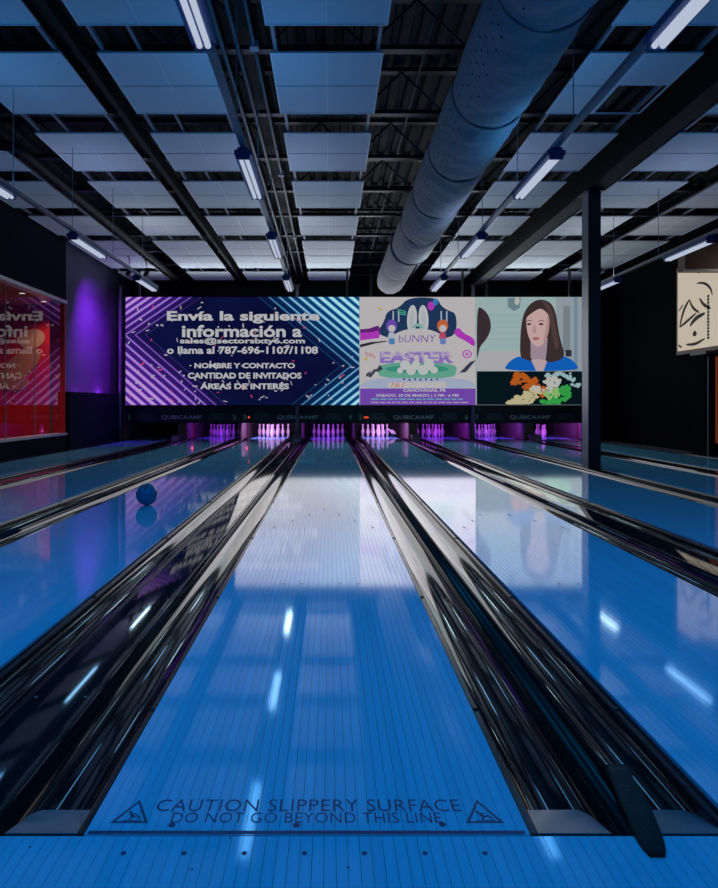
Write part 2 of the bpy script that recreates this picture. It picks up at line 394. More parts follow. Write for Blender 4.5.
# ------------------------------------------------------------------ gutters, dividers, cappings
GW = .228; GY0, GY1 = 1.507, 19.6
def gutter_prof(x0, x1):
    """channel with a rounded floor: vertical lip, half-round, vertical lip"""
    n = 14; c, r = (x0+x1)/2, (x1-x0)/2; pr = [(x0, -.012)]
    for k in range(n+1):
        a = PI + PI*k/n
        pr.append((c+r*.97*math.cos(a), -.022+.066*math.sin(a)))
    pr.append((x1, -.012))
    return pr
def gutter(x0, x1, label, side):
    t = thing('gutter', label, 'gutter', ((x0+x1)/2, GY0, -.2), 'lane gutters')
    MB().strip(gutter_prof(x0+.004, x1-.004), GY0, GY1).build('channel', 'gutter', t, True)
    xe = x0+.004 if side < 0 else x1-.004       # lane-side edge carries the folded bumper rail
    a, b = (xe, xe+.024) if side < 0 else (xe-.024, xe)
    br = MB().box(a, b, GY0+.02, GY1, -.046, -.016).build('bumper_rail', 'bumper', t, bevel=.006)
    for yb in (2.15, 3.4, 4.9, 6.7, 9.0):
        MB().box(a+.004, b-.002, yb, yb+.018, -.040, -.011).build('bumper_bracket', 'steel_dark', br, bevel=.003)
    MB().prism([(GY0+.026, -.016), (GY0+.20, -.070), (GY0+.20, -.080), (GY0+.026, -.026)], 'x', x0+.024, x1-.022).build('end_plate', 'end_plate', t, bevel=.002)
    return t
gaps = {}
for i in range(1, 8):
    a, b = LX[i]+LW/2, LX[i+1]-LW/2
    gaps[i] = (a, b)
    gutter(a+.003, a+GW, 'glossy black gutter on the right of the ' + LNAME[i], -1)
    gutter(b-GW, b-.003, 'glossy black gutter on the left of the ' + LNAME[i+1], 1)
    lo, hi = a+GW, b-GW
    if hi-lo < .15:
        t = thing('lane_divider', 'narrow dark rounded divider on the right of the %s' % {2: 'second lane from the red window', 4: 'caution lane', 6: 'lane left of the steel column'}[i], 'divider', ((lo+hi)/2, GY0, -.2), 'lane dividers')
        MB().strip([(lo, -.19), (lo, -.012), (lo+.010, -.002), ((lo+hi)/2, .004), (hi-.010, -.002), (hi, -.012), (hi, -.19)], GY0, 18.2, closed=True).build('capping', 'divider', t, True)
    else:
        t = thing('return_capping', ['', 'wide flat black capping over the ball track beside the red window lane', '', 'wide flat black capping between the ball lane and the caution lane', '', 'wide flat black capping right of the lane beside the caution lettering', '', 'wide flat black capping between the two rightmost lanes'][i], 'capping', ((lo+hi)/2, GY0, -.2), 'ball track cappings')
        MB().strip([(lo+(hi-lo)*k/12, .003+.0035*(1-(k/6-1)**2)) for k in range(13)], GY0, 17.4).box(lo, hi, GY0, 17.4, -.19, .001).build('cover', 'capping', t, True)
        for xx in (lo+.006, hi-.018):
            MB().box(xx, xx+.010, GY0, 17.4, .002, .007).build('edge_trim', 'divider', t)
        y = 2.2
        while y < 12:
            for xx in (lo+.035, hi-.035):
                MB().lathe([(.006, .003), (.005, .0065), (0, .007)], (xx, y, 0), 8).build('screw', 'steel_grey', t)
            y += 1.1
        k = thing('ball_return_hood', 'small dark ball return hood at the pin end, %s' % {1: 'between the two window side lanes', 3: 'left of the caution lane', 5: 'left of the film screen column', 7: 'between the rightmost lanes'}[i], 'ball return hood', ((lo+hi)/2, 17.6, .0), 'ball return hoods')
        MB().prism([(17.45, -.19), (17.45, .05), (17.6, .15), (17.95, .17), (17.95, -.19)], 'x', lo+.01, hi-.01).build('shell', 'mask_band', k, bevel=.01)
        MB().box(lo+.03, hi-.03, 17.435, 17.449, -.02, .05).build('grille', 'steel_grey', k)
gutter(LX[1]-LW/2-GW, LX[1]-LW/2-.003, 'glossy black gutter between the red window wall and the first lane', 1)
gutter(LX[8]+LW/2+.003, LX[8]+LW/2+GW, 'glossy black gutter beside the walkway at the right wall', -1)
struct(MB().box(XL, LX[1]-LW/2-GW, AY1, 19.6, -.2, -.005).build('trim_2', 'bumper'))
mat('walk', (.10, .11, .14), .25, ior=1.6, noise=(4, (.13, .14, .17)))
struct(MB().box(LX[8]+LW/2+GW, XR, AY1, 19.6, -.2, -.003).build('trim_3', 'walk'))
# black rubber tongue lying from the divider onto the approach
fl = thing('rubber_flap', 'black rubber tongue hanging from the divider onto the approach', 'flap', (.745, 1.5, 0))
n = 14; top = []
for k in range(n+1):
    y = 1.75-(1.75-1.428)*k/n
    xm = .790-.055*(k/n); hw = .030+.006*math.sin(k/n*PI)
    if k >= n-3: hw *= (1, .95, .84, .58)[k-(n-3)]
    z = .018 if y > 1.56 else max(.0055, .018-(1.56-y)*.12)
    top.append((xm, y, z, hw))
b = MB(); rows = []
for xm, y, z, hw in top:
    rows.append([b.bm.verts.new(p) for p in ((xm-hw, y, z-.005), (xm-hw*.85, y, z+.003), (xm+hw*.85, y, z+.003), (xm+hw, y, z-.005))])
for r0, r1 in zip(rows, rows[1:]):
    for k in range(4): b.bm.faces.new((r0[k], r0[(k+1) % 4], r1[(k+1) % 4], r1[k]))
b.bm.faces.new(rows[0]); b.bm.faces.new(rows[-1][::-1])
b.build('tongue', 'rubber', fl, True)
MB().box(.766, .818, 1.72, 1.77, .004, .018).build('clamp', 'rubber', fl, bevel=.004)

# bowling ball rolling on lane three
bx, by, R = -1.842, 6.41, .109
ball = thing('bowling_ball', 'blue bowling ball rolling down the lane left of centre', 'bowling ball', (bx, by, 0))
bm = bmesh.new(); bmesh.ops.create_uvsphere(bm, u_segments=40, v_segments=24, radius=R, matrix=Matrix.Translation((bx, by, R+.0005)))
me = bpy.data.meshes.new('ball'); bm.to_mesh(me); bm.free(); me.polygons.foreach_set('use_smooth', [True]*len(me.polygons))
place('shell', me, 'ball_blue', ball)
for dx, dz in ((.02, .085), (-.012, .088), (.006, .060)):
    d = Vector((dx, -math.sqrt(max(0, R*R-dx*dx-dz*dz)), dz)).normalized()
    a = d.orthogonal().normalized(); c_ = d.cross(a); p = Vector((bx, by, R+.0005))+d*(R+.0006)
    q_ = MB(); q_.bm.faces.new([q_.bm.verts.new(p+.012*(math.cos(k*PI/6)*a+math.sin(k*PI/6)*c_)) for k in range(12)]); q_.build('finger_hole', 'hole', ball)

# ------------------------------------------------------------------ pin end
mat('pit', (.006, .006, .008), .9, noise=(5, (.01, .01, .012)))
struct(MB().box(-6.3, 7.8, 21.0, 21.1, -.2, 1.6).build('trim_4', 'pit'))
# kickback walls between lanes
kb_x = [LX[1]-LW/2-GW-.02] + [(gaps[i][0]+gaps[i][1])/2 for i in range(1, 8)] + [LX[8]+LW/2+GW+.02]
for i, xk in enumerate(kb_x):
    hw = .015 if i in (0, 8) else (gaps[i][1]-gaps[i][0])/2-GW-.004
    t = thing('kickback', 'dark side wall at the pin deck, %s from the red window' % ORD[i], 'side wall', (xk, 19.6, -.2), 'pin deck side walls')
    MB().box(xk-hw, xk+hw, 18.262, 20.95, -.19, .95).build('panel', 'kickback', t); kp = COL.objects[-1]
    MB().box(xk-hw, xk+hw, 18.24, 18.262, -.005, .47).build('front_strip', 'brown_trim', kp)
# pins
prof = [(0, 0), (.026, 0), (.030, .010), (.040, .045), (.0525, .085), (.0605, .115), (.0580, .150), (.047, .190), (.034, .225), (.0255, .255), (.0238, .275), (.0262, .305), (.0318, .335), (.0310, .358), (.022, .374), (.010, .380), (0, .381)]
pin_me = MB().lathe(prof, n=16).mesh('bowling_pin', True)
PINW = {2: (.42, .04, 1.0, 9), 3: (.80, .36, 1.0, 26), 4: (.50, .08, .95, 13), 5: (.80, .32, 1.0, 24), 6: (.55, .05, 1.0, 13), 7: (.50, .08, 1.0, 13), 8: (.62, .10, .95, 13)}
HY = 19.72
PINPOS = {(0, 0): 'front of the rack', (1, 0): 'second row left', (1, 1): 'second row right', (2, 0): 'third row left', (2, 1): 'third row middle', (2, 2): 'third row right',
          (3, 0): 'back row far left', (3, 1): 'back row inner left', (3, 2): 'back row inner right', (3, 3): 'back row far right'}
PSHORT = {2: 'second lane from the red window', 3: 'blue ball lane', 4: 'caution lettering lane', 5: 'lane right of the caution lane', 6: 'second lane right of the caution lane', 7: 'lane right of the steel column', 8: 'rightmost lane'}
for i in range(2, 9):
    c = LX[i]; n_ = 0
    for r_ in range(4):
        for k in range(r_+1):
            if i == 8 and (r_, k) in ((3, 3), (2, 2), (1, 0)): continue
            if i == 6 and (r_, k) == (3, 3): continue
            px, py = c+(k-r_/2)*.3048, HY+r_*.264
            tilt = i == 5 and (r_, k) == (3, 3)
            o = place('bowling_pin', pin_me, 'pin_white', None, (px, py, .0))
            tag(o, 'white bowling pin, %s, on the %s' % (PINPOS[(r_, k)], PSHORT[i]), 'bowling pin', 'pins on the ' + PSHORT[i])
            if tilt:
                o.location = (px+.10, py-.42, .075); o.rotation_euler = (0, math.radians(-62), .5)
                o['label'] = 'white bowling pin lying toppled right of the rack beyond the caution lane'; o['group'] = 'toppled pins'
# red marker lights on some kickbacks
mat('red_dot', (.2, 0, 0), .4, emit=(1, .10, .03), strength=1.0)
# masking units, one per lane pair
MY = 18.2
def mx(u): return (u-CU)*MY/F
def mz(v): return CZ+(CV-v)*MY/F
edges = [mx(124), (gaps[2][0]+gaps[2][1])/2, (gaps[4][0]+gaps[4][1])/2, (gaps[6][0]+gaps[6][1])/2, LX[8]+LW/2+GW+.05]
mat('mask_ink', (.75, .75, .78), .5, noise=(9, (.80, .80, .84))); mat('digit', (.10, .20, .22), .5, emit=(.05, .22, .24), strength=.12)
for i in range(4):
    a, b_ = edges[i], edges[i+1]; c = (a+b_)/2
    t = thing('masking_unit', 'dark masking unit over the pins, %s pair of lanes from the red window' % ORD[i], 'masking unit', (c, MY, .49), 'masking units')
    MB().box(a+.006, b_-.006, MY, MY+.06, .49, 1.22).build('panel', 'mask', t, bevel=.008)
    for s_ in (-1, 1):
        MB().prism([(c+s_*.72, mz(420.5)), (c+s_*1.28, mz(420.5)), (c+s_*1.20, mz(413)), (c+s_*.86, mz(413))], 'y', MY-.012, MY).build('wing_panel', 'mask_band', t)
    MB().box(a+.01, b_-.01, MY-.015, MY+.035, .478, .489).build('lower_lip', 'steel_dark', t)
    text_mesh('lettering', 'QUBICAAMF', 'mask_ink', t, (c-.58, c+.58, mz(419.8), mz(415.2)), y=MY-.014, bold=.012)
    for s_, d in ((-1, 2*i+1), (1, 2*i+2)):
        xx = c+s_*(b_-a)*.455
        text_mesh('lane_number', str(d), 'digit', t, (xx-(.014 if d == 1 else .045), xx+(.014 if d == 1 else .045), mz(419.5), mz(414.8)), y=MY-.004, bold=.02)
    for ln in (2*i+1, 2*i+2):
        if ln not in PINW: continue
        r, g, bb, wt = PINW[ln]; cl = LX[ln]
        pl = MB().box(cl-.50, cl+.50, MY+.05, 18.50, .60, .66).build('pin_light', 'housing', t)
        MB().tube([(cl-.48, 18.52, .58), (cl+.48, 18.52, .58)], .016, 10).build('tube', em('pin_tube_%d' % ln, (r, g, bb), 3), pl, True)
        lamp('pin_lamp', 'AREA', (cl, 18.56, .585), (r, g, bb), wt*PINLIGHT, t, (math.radians(62), 0, 0), shape='RECTANGLE', size=.95, size_y=.05)
    if i in (1, 2):
        for k in range(i):
            xx = a+.27+.07*k
            MB().lathe([(0, 0), (.03, 0)], (0, 0, 0), 10).build('indicator', 'red_dot', t)
            o = COL.objects[-1]; o.matrix_parent_inverse = Matrix.Translation(-WLOC[t.name]); o.rotation_euler = (PI/2, 0, 0); o.location = (xx, MY-.004, mz(417.3))
# red lit service panels at two lane sides (glow left of lane two and three)
for xk, z1, lab in ((gaps[1][1]-.06, .46, 'red lamp strip at the pin deck, left of the second lane from the window'), (gaps[2][1]-.06, .46, 'red lamp strip at the pin deck, left of the ball lane'), (gaps[5][0]+.30+.12, .44, 'red lamp strip at the pin deck between the lanes right of centre'), (LX[8]+LW/2+.05, .44, 'red lamp strip at the pin deck by the right wall')):
    t = thing('red_lamp_strip', lab, 'light', (xk, 18.4, 0), 'red lamp strips')
    MB().box(xk-.012, xk+.012, 18.40, 18.44, .02, z1).build('housing', 'steel_dark', t)
    MB().box(xk-.010, xk+.010, 18.39, 18.402, .03, z1-.01).build('lens', em('red_strip', (.55, .02, .10), .22), t)
    lamp('strip_lamp', 'POINT', (xk+.0, 18.30, .25), (1, .05, .16), .12, t, shadow_soft_size=.03)

# ------------------------------------------------------------------ LED walls
D = 17.3
def sx(u): return (u-CU)*D/F
def sz(v): return CZ+(CV-v)*D/F
K = SCREEN
def flat(name, pts, m, parent, layer):
    """flat picture element: polygon in photo-print units on the screen plane"""
    y = D-.002-.0012*layer
    if 7 <= len(pts) <= 19:
        for _ in range(2): pts = [q for p, n_ in zip(pts, list(pts[1:])+[pts[0]]) for q in ((p[0]*.75+n_[0]*.25, p[1]*.75+n_[1]*.25), (p[0]*.25+n_[0]*.75, p[1]*.25+n_[1]*.75))]
    b = MB(); b.bm.faces.new([b.bm.verts.new((sx(u), y, sz(v))) for u, v in pts])
    return b.build(name, m, parent)
def oval(u, v, ru, rv, n=20, rot=0):
    c, s_ = math.cos(rot), math.sin(rot)
    return [(u+ru*math.cos(2*PI*k/n)*c-rv*math.sin(2*PI*k/n)*s_, v+ru*math.cos(2*PI*k/n)*s_+rv*math.sin(2*PI*k/n)*c) for k in range(n)]
def E_(name, c): return em('print_'+name, tuple(x*K for x in c), 1.0)
def chevron_mat():
    m = bpy.data.materials.new('chevron_screen'); m.use_nodes = True; nt = m.node_tree; nt.nodes.clear(); N = nt.nodes; L = nt.links
    o = N.new('ShaderNodeOutputMaterial'); e = N.new('ShaderNodeEmission'); L.new(e.outputs[0], o.inputs[0]); e.inputs[1].default_value = K
    tc = N.new('ShaderNodeTexCoord'); sp = N.new('ShaderNodeSeparateXYZ'); L.new(tc.outputs['Object'], sp.inputs[0])
    def mt(op, *a, clamp=False):
        q = N.new('ShaderNodeMath'); q.operation = op; q.use_clamp = clamp
        for i, v in enumerate(a):
            if isinstance(v, (int, float)): q.inputs[i].default_value = v
            else: L.new(v, q.inputs[i])
        return q.outputs[0]
    def side(xv, zv, sgn, up, dn):
        dx = mt('MULTIPLY', mt('SUBTRACT', sp.outputs[0], xv), sgn); dz = mt('SUBTRACT', sp.outputs[2], zv)
        a = mt('MAXIMUM', mt('MULTIPLY', dz, up), mt('MULTIPLY', dz, -dn))
        s_ = mt('SUBTRACT', dx, a)
        amp = mt('MULTIPLY_ADD', s_, -.62, .22, clamp=True)                 # brighter outwards
        fr = mt('FRACT', mt('DIVIDE', mt('ADD', s_, 20.05), .278))
        tri = mt('ABSOLUTE', mt('SUBTRACT', fr, .5))                        # 0 in the middle of a line
        wdt = mt('MULTIPLY_ADD', amp, .18, .07)
        line = mt('MULTIPLY_ADD', mt('DIVIDE', tri, wdt), -1.6, 2.0, clamp=True)
        vis = mt('MULTIPLY_ADD', s_, -1.6, .85, clamp=True)
        return amp, mt('MULTIPLY', line, vis), mt('MULTIPLY', line, amp)
    def mix(f, a, b):
        q = N.new('ShaderNodeMix'); q.data_type = 'RGBA'; L.new(f, q.inputs[0])
        for i, v in ((6, a), (7, b)):
            if isinstance(v, tuple): q.inputs[i].default_value = (*v, 1)
            else: L.new(v, q.inputs[i])
        return q.outputs[2]
    a1, l1, h1 = side(sx(131.5), sz(335), 1, 1.47, 1.15)
    a2, l2, h2 = side(sx(355), sz(366), -1, 1.19, 1.27)
    n = N.new('ShaderNodeTexNoise'); n.inputs['Scale'].default_value = .8; L.new(tc.outputs['Object'], n.inputs['Vector'])
    base = mix(n.outputs[0], (.002, .002, .018), (.003, .006, .045))
    c = mix(a1, base, (.055, .012, .24)); c = mix(l1, c, (.13, .05, .42)); c = mix(h1, c, (.40, .22, .53))
    c = mix(a2, c, (.000, .045, .17)); c = mix(l2, c, (.01, .16, .36)); c = mix(h2, c, (.30, .58, .64))
    L.new(c, e.inputs[0]); M['chevron'] = m
chevron_mat()
E_('white', (.36, .36, .38))
def screen(name, label, u0, u1, m, lcol, watts):
    t = thing(name, label, 'screen', (sx((u0+u1)/2), D, sz(405)), 'LED walls above the lanes')
    disp = MB().box(sx(u0)+.002, sx(u1)-.002, D, D+.10, sz(405), sz(297)).build('display', m, t)
    MB().box(sx(u0)+.03, sx(u1)-.03, D+.10, D+.18, sz(403), sz(299)).build('cabinet', 'steel_dark', t)
    for u in (u0+12, u1-12): MB().box(sx(u)-.03, sx(u)+.03, D+.12, D+.18, sz(300), 4.86).build('hanger', 'steel_dark', t)
    lamp('display_light', 'AREA', ((sx(max(u0, u1-124))+sx(u1))/2, D-.03, sz(351)), lcol, watts, t, (-PI/2, 0, 0), shape='RECTANGLE', size=sx(u1)-sx(max(u0, u1-124)), size_y=sz(297)-sz(405))  # added unseen lamp strengthens floor reflections; right part only on the big screen
    return disp
s1 = screen('led_wall', 'big LED wall with white lettering, purple and cyan chevrons', 125.5, 359.3, 'chevron', (.95, .92, .90), LED_FILL[0])
white = M['print_white']
for body, a, b_, v0, v1, bold in (('Envía la siguiente', 167, 319.5, 323.5, 311.2, .032), ('información a', 182, 302, 337.2, 325, .028), ('sales@sectorsixty6.com', 180, 305, 345, 337.8, .03),
        ('o llama al 787-696-1107/1108', 167, 318, 354, 346.3, .03), ('· NOMBRE Y CONTACTO', 189.5, 295, 368.3, 363, .038), ('· CANTIDAD DE INVITADOS', 183, 301.5, 378.7, 372.6, .038), ('· ÁREAS DE INTERÉS', 195.5, 289, 389.2, 382, .038)):
    text_mesh('lettering', body, white, s1, (sx(a), sx(b_), sz(v0), sz(v1)), y=D-.006, bold=bold)
for nm, colr, cnt in (('white', (.30, .28, .34), 95), ('pink', (.42, .04, .10), 22)):
    b = MB()
    for k in range(cnt):
        u, v = random.uniform(128, 357), random.choice((random.uniform(299, 403), random.uniform(375, 403), random.uniform(320, 403)))
        a = random.uniform(0, PI); l_, h_ = random.uniform(.6, 2.4), random.uniform(.35, .8)
        c_, s_ = math.cos(a), math.sin(a)
        b.bm.faces.new([b.bm.verts.new((sx(u+p*c_-q_*s_), D-.004, sz(v+p*s_+q_*c_))) for p, q_ in ((-l_, -h_), (l_, -h_), (l_, h_), (-l_, h_))])
    tag(b.build('confetti', E_('confetti_'+nm, colr), s1), kind='stuff')

# poster screen
s2 = screen('poster_screen', 'square LED screen with a pale Easter event poster, beside the big chevron screen', 359.5, 475.6, E_('poster', (.37, .35, .355)), (1, .97, .98), LED_FILL[1])
def pf(name, pts, colname, c, layer): flat(name, pts, E_(colname, c), s2, layer)
pf('stage', [(408,297.5),(437,297.5),(441,306),(449,311),(456,313),(457,331),(449,339),(400,339),(384,337),(377,332),(384,322),(387,311),(399,308)], 'stage', (.010, .028, .075), 1)
pf('glow', [(360,329.3),(369,328.5),(378,325.5),(381,331),(379,338),(360,340.5)], 'magenta', (.30, .03, .34), 1)
pf('dark_glow', [(360,329.3),(369,328.5),(378,325.5),(381,330),(372,332),(360,333)], 'plum', (.09, .012, .13), 2)
pf('glow', [(453,331),(459,327),(463,333),(475,338.5),(475,348),(466,341),(456,336.5)], 'magenta', (.30, .03, .34), 1)
pf('lights', oval(431,306,3.5,4.5), 'magenta', (.30, .03, .34), 2); pf('lights', oval(435.5,302,2.6,3.6), 'blue', (.02, .14, .36), 2)
for k in range(3): pf('beam', [(397,309+k*2.2),(406,311+k*1.6),(406,312+k*1.6),(397,310+k*2.2)], 'green', (.05, .27, .17), 2)
for x in (392.5, 398, 440.5, 446): pf('light_beam', [(x,311),(x+1.4,311),(x+1.4,322),(x,322)], 'pale', (.28, .33, .40), 2)
pf('banner', oval(417.5,341,27,12.5,30), 'poster', (.37, .35, .355), 3)
for u, r_ in ((412, .06), (423.5, -.06)):
    pf('tall_ear', oval(u,319,5,14,24,r_), 'poster2', (.36, .37, .38), 4); pf('inner_ear', oval(u,320,2.2,10,20,r_), 'poster3', (.30, .33, .35), 5)
pf('teal_arch', [(411,329),(415,323.5),(420,323.5),(424.5,329),(420,328),(417.5,326),(414,328)], 'teal', (.14, .30, .27), 6)
text_mesh('lettering', 'bUNNY', E_('violet', (.10, .05, .28)), s2, (sx(398.5), sx(435.8), sz(342.3), sz(335)), y=D-.012, bold=-.008, shear=.12)
# two small generic children
for u, hair, shirt, leg in ((391.5, ('hair_v', (.10, .05, .30)), ('shirt_w', (.30, .34, .40)), ('leg_b', (.05, .16, .34))), (442.5, ('hair_o', (.40, .09, .03)), ('shirt_r', (.34, .05, .10)), ('leg_l', (.10, .16, .36)))):
    pf('child_hair', oval(u,326,5.5,6.5), *hair, 6); pf('child_face', oval(u+.3,328.5,3.6,3.6), 'poster', (.37, .35, .355), 7)
    pf('child_shirt', [(u-2.5,332.5),(u+2.5,332.5),(u+4,338.5),(u-4,338.5)], *shirt, 6)
    pf('child_legs', [(u-2.8,338.5),(u+3.2,338.5),(u+3.4,343.8),(u+.5,344.6),(u-2.4,344)], *leg, 6)
pf('swoosh', [(360,344.5),(370,342.2),(384,341),(389,341.4),(376,343.4),(360,347.5)], 'dark', (.02, .02, .03), 4)
for k in range(4): pf('squiggle', oval(366+k*2.6,354+k*.6,.6,3.2,12,-.5), 'pinkline', (.36, .14, .20), 4)
pf('sun_spot', oval(366,359,1.8,1.6), 'sunny', (.36, .31, .08), 4)
pf('yellow_stroke', oval(380,309,3.5,1,12,.5), 'sunny', (.36, .31, .08), 4)
for r_ in (5, 3.4, 1.8): pf('swirl', oval(467,354,r_,r_*.85,18), 'swirl%d' % int(r_*10), (.34, .08, .33) if r_ != 3.4 else (.37, .34, .36), 4+5/r_)
pf('green_field', [(378,362)]+[(378+k*6.5,376+4*math.sin(k/12*PI)) for k in range(13)]+[(457,362)], 'field', (.09, .27, .20), 4)
pf('field_dark', oval(417,369,32,4,24), 'field2', (.03, .20, .15), 5)
text_mesh('lettering', 'EASTER', E_('violet2', (.19, .12, .36)), s2, (sx(380), sx(453.5), sz(363.3), sz(352.2)), y=D-.012, bold=.05)
text_mesh('lettering_highlight', 'EASTER', E_('violet3', (.31, .27, .38)), s2, (sx(381), sx(454), sz(357.6), sz(351)), y=D-.0135, bold=.02)
for u, v, a, b_ in ((405, 365, 5, 5), (411, 370, 5, 5), (416, 365, 4, 5), (423, 370, 5.5, 5), (429, 364.5, 5, 6), (434, 370, 4, 3.5), (400, 370.5, 3, 3)): pf('puff', oval(u,v,a,b_,16), 'puff', (.37, .38, .38), 10)
pf('table_top', [(360,384),(372,379),(388,378),(448,378),(464,379),(475,383.5),(475,389),(360,389)], 'table', (.26, .30, .40), 6)
for k in range(7): pf('knob', oval(404+k*5.5,379.2+(k % 2)*.6,.9,1.2,10), 'dark', (.02, .02, .03), 8)
for pts in ([(368,377),(374,369),(377,369.5),(371,377.5)], [(375,371),(380,364.5),(383,369),(378,372)], [(459,373),(470,362),(476,360),(466,372)], [(366,374),(371,371),(370,375),(366,377)]): pf('feather', pts, 'navy', (.03, .035, .06), 8)
pf('strip', [(388,382.5),(446,381.5),(446,388),(388,388)], 'poster', (.37, .35, .355), 9)
text_mesh('lettering', '161', E_('orange', (.40, .12, .06)), s2, (sx(391), sx(404), sz(387.2), sz(382.2)), y=D-.016, shear=.2)
pf('purple_band', [(360,388.5),(475.4,388.5),(475.4,405),(360,405)], 'purple', (.125, .045, .30), 8)
text_mesh('lettering', 'CANÓVANAS, PR', white, s2, (sx(403), sx(446), sz(392.4), sz(388)), y=D-.016, bold=.03)
text_mesh('lettering', 'SÁBADO, 30 DE MARZO | 2 PM - 6 PM', white, s2, (sx(376), sx(458.5), sz(397.6), sz(393.3)), y=D-.016, bold=.02, shear=.15)
for v, c, nm in ((399.2, (.10, .26, .36), 'cyanline'), (402.5, (.25, .22, .34), 'lilacline')):
    u = 371
    while u < 464:
        l_ = random.uniform(3, 8); pf('fine_print', [(u,v-.7),(u+l_,v-.7),(u+l_,v+.7),(u,v+.7)], nm, c, 10); u += l_+1.4

# television screen
s3 = screen('film_screen', 'LED screen showing a brown-haired woman in blue above an ink cloud', 476.4, 583.5, E_('film_bg', (.24, .33, .33)), (.86, .97, 1.0), LED_FILL[2])
def wf(name, pts, colname, c, layer): flat(name, pts, E_(colname, c), s3, layer)
wf('backdrop_panel', [(556,297.2),(583,297.2),(583,371),(556,371)], 'film_grey', (.21, .25, .28), 1)
wf('door_frame', [(563,306),(570,306),(570,352),(563,352)], 'film_grey2', (.14, .17, .20), 2)
wf('door_edge', [(574,297.2),(577.5,297.2),(577.5,371),(574,371)], 'film_grey3', (.13, .19, .24), 2)
wf('counter', [(477,351),(521,351),(521,371),(477,371)], 'film_light', (.31, .31, .32), 1)
for k in range(6): wf('tile_line', [(488,315+k*6),(521,315+k*6),(521,315.5+k*6),(488,315.5+k*6)], 'film_line', (.20, .29, .30), 2)
wf('wall_lamp', [(507.5,298),(521,298),(519.5,308),(514,311),(508,307)], 'film_lamp', (.11, .17, .20), 2); wf('lamp_glow', oval(517,301,2.5,4), 'poster', (.37, .35, .355), 3)
wf('dark_box', [(565.5,350),(571.5,350),(571.5,356.5),(565.5,356.5)], 'dark', (.02, .02, .03), 3)
wf('second_head', [(476.8,307),(482,308),(488,314),(491,323),(490.5,331),(486,340),(480,346),(478,356),(476.8,360)], 'brown_dark', (.030, .020, .024), 3)
hair = [(520,357),(520,342),(520.8,328),(523,315),(527.5,306.5),(534,301),(541,299.2),(548,301),(553,306),(556,314),(558,328),(560.5,341),(564.5,353),(563,358.5),(556,361.5),(550,362.5),(544,361),(531,361.5),(525,359.5)]
cardi = [(503.8,371),(506.5,364.5),(512,359.5),(519,356),(527,358),(552,358),(563,356),(570,358.5),(576,363.5),(579.5,371)]
wf('cardigan', cardi, 'cardigan', (.004, .085, .36), 3)
wf('hair', hair, 'hair_brown', (.034, .021, .022), 4)
wf('hair_light', [(541,300),(548,302.5),(553,312),(556,330),(559,346),(556,352),(552,335),(549.5,318),(546,308)], 'hair_brown2', (.060, .036, .036), 5)
wf('neck', [(530.5,341),(530.5,357),(533,362),(545,363),(546.5,352),(547.5,338)], 'skin_shade', (.25, .19, .23), 6)
wf('chest', [(531,360),(536,371),(543.5,371),(547,361),(539,359)], 'skin_light', (.36, .27, .29), 7)
wf('face', [(526,318),(526.3,326),(527.5,334),(530,340.5),(534,345.5),(538.5,347),(542.5,345),(547,338),(549.2,328),(549.4,319),(547.5,313.5),(543,309.5),(539.5,308.5),(534,311.5),(529,315)], 'skin', (.42, .28, .27), 8)
wf('cheek_shade', [(547,314),(549.4,319),(549.2,328),(547,338),(542.5,345),(544.5,335),(546,325)], 'skin2', (.33, .20, .20), 9)
for u in (528.8, 541): wf('eye', oval(u,324.2,2.2,1.15,12), 'eye_dark', (.035, .025, .03), 10); wf('eyebrow', [(u-3,321.4),(u,319.8),(u+3.4,321),(u+3.4,321.8),(u,320.7),(u-3,322.1)], 'brow', (.10, .06, .055), 10)
wf('nose', [(533.6,325),(535,325),(536.3,332),(534.5,333.6),(532.3,332.4)], 'skin2', (.33, .20, .20), 10)
wf('mouth', [(531.8,338.2),(534.5,337),(536,337.4),(537.5,337),(540.5,338.4),(536.5,340.5),(533.5,340.2)], 'lips', (.30, .10, .11), 10)
wf('lower_band', [(476.6,371.3),(583.3,371.3),(583.3,404.8),(476.6,404.8)], 'band_black', (.0016, .006, .010), 12)
def cloud(name, colname, c, layer, blobs):
    y = D-.002-.0012*layer; b = MB()
    for u, v, ru, rv, k in blobs:
        for _ in range(k):
            a, rr = random.uniform(0, 2*PI), math.sqrt(random.random())
            cu_, cv_ = u+ru*rr*math.cos(a), v+rv*rr*math.sin(a); r0 = random.uniform(.9, 3.0)
            ph = random.uniform(0, 6); pts = []
            for j in range(18):
                q_ = r0*(1+.16*math.sin(3*2*PI*j/18+ph)+.10*math.sin(5*2*PI*j/18+2*ph)); uu, vv = cu_+q_*math.cos(2*PI*j/18), cv_+q_*.8*math.sin(2*PI*j/18)
                pts.append((min(max(uu, 477), 583), min(max(vv, 371.6), 404.4)))
            b.bm.faces.new([b.bm.verts.new((sx(p), y-random.uniform(0, .0008), sz(q2))) for p, q2 in pts])
    tag(b.build(name, E_(colname, c), s3), kind='stuff')
cloud('orange_ink', 'ink_o', (.34, .075, .01), 14, [(520,378,8,5,26),(530,384,10,6,34),(540,390,6,6,20),(514,381,4,3,8)])
cloud('cream_ink', 'ink_c', (.38, .34, .20), 15, [(522,400,11,4,34),(533,393,8,5,24),(512,402,4,2,10)])
cloud('white_ink', 'ink_w', (.36, .36, .34), 16, [(552,382,7,4.5,28),(548,390,5,5,14),(536,389,4,3,8)])
cloud('green_ink', 'ink_g', (.025, .25, .05), 17, [(560,395,11,6.5,46),(552,402,11,2.4,28),(567,390,5,5,14)])
cloud('pale_green_ink', 'ink_p', (.20, .34, .12), 18, [(552,393,7,5,20)])
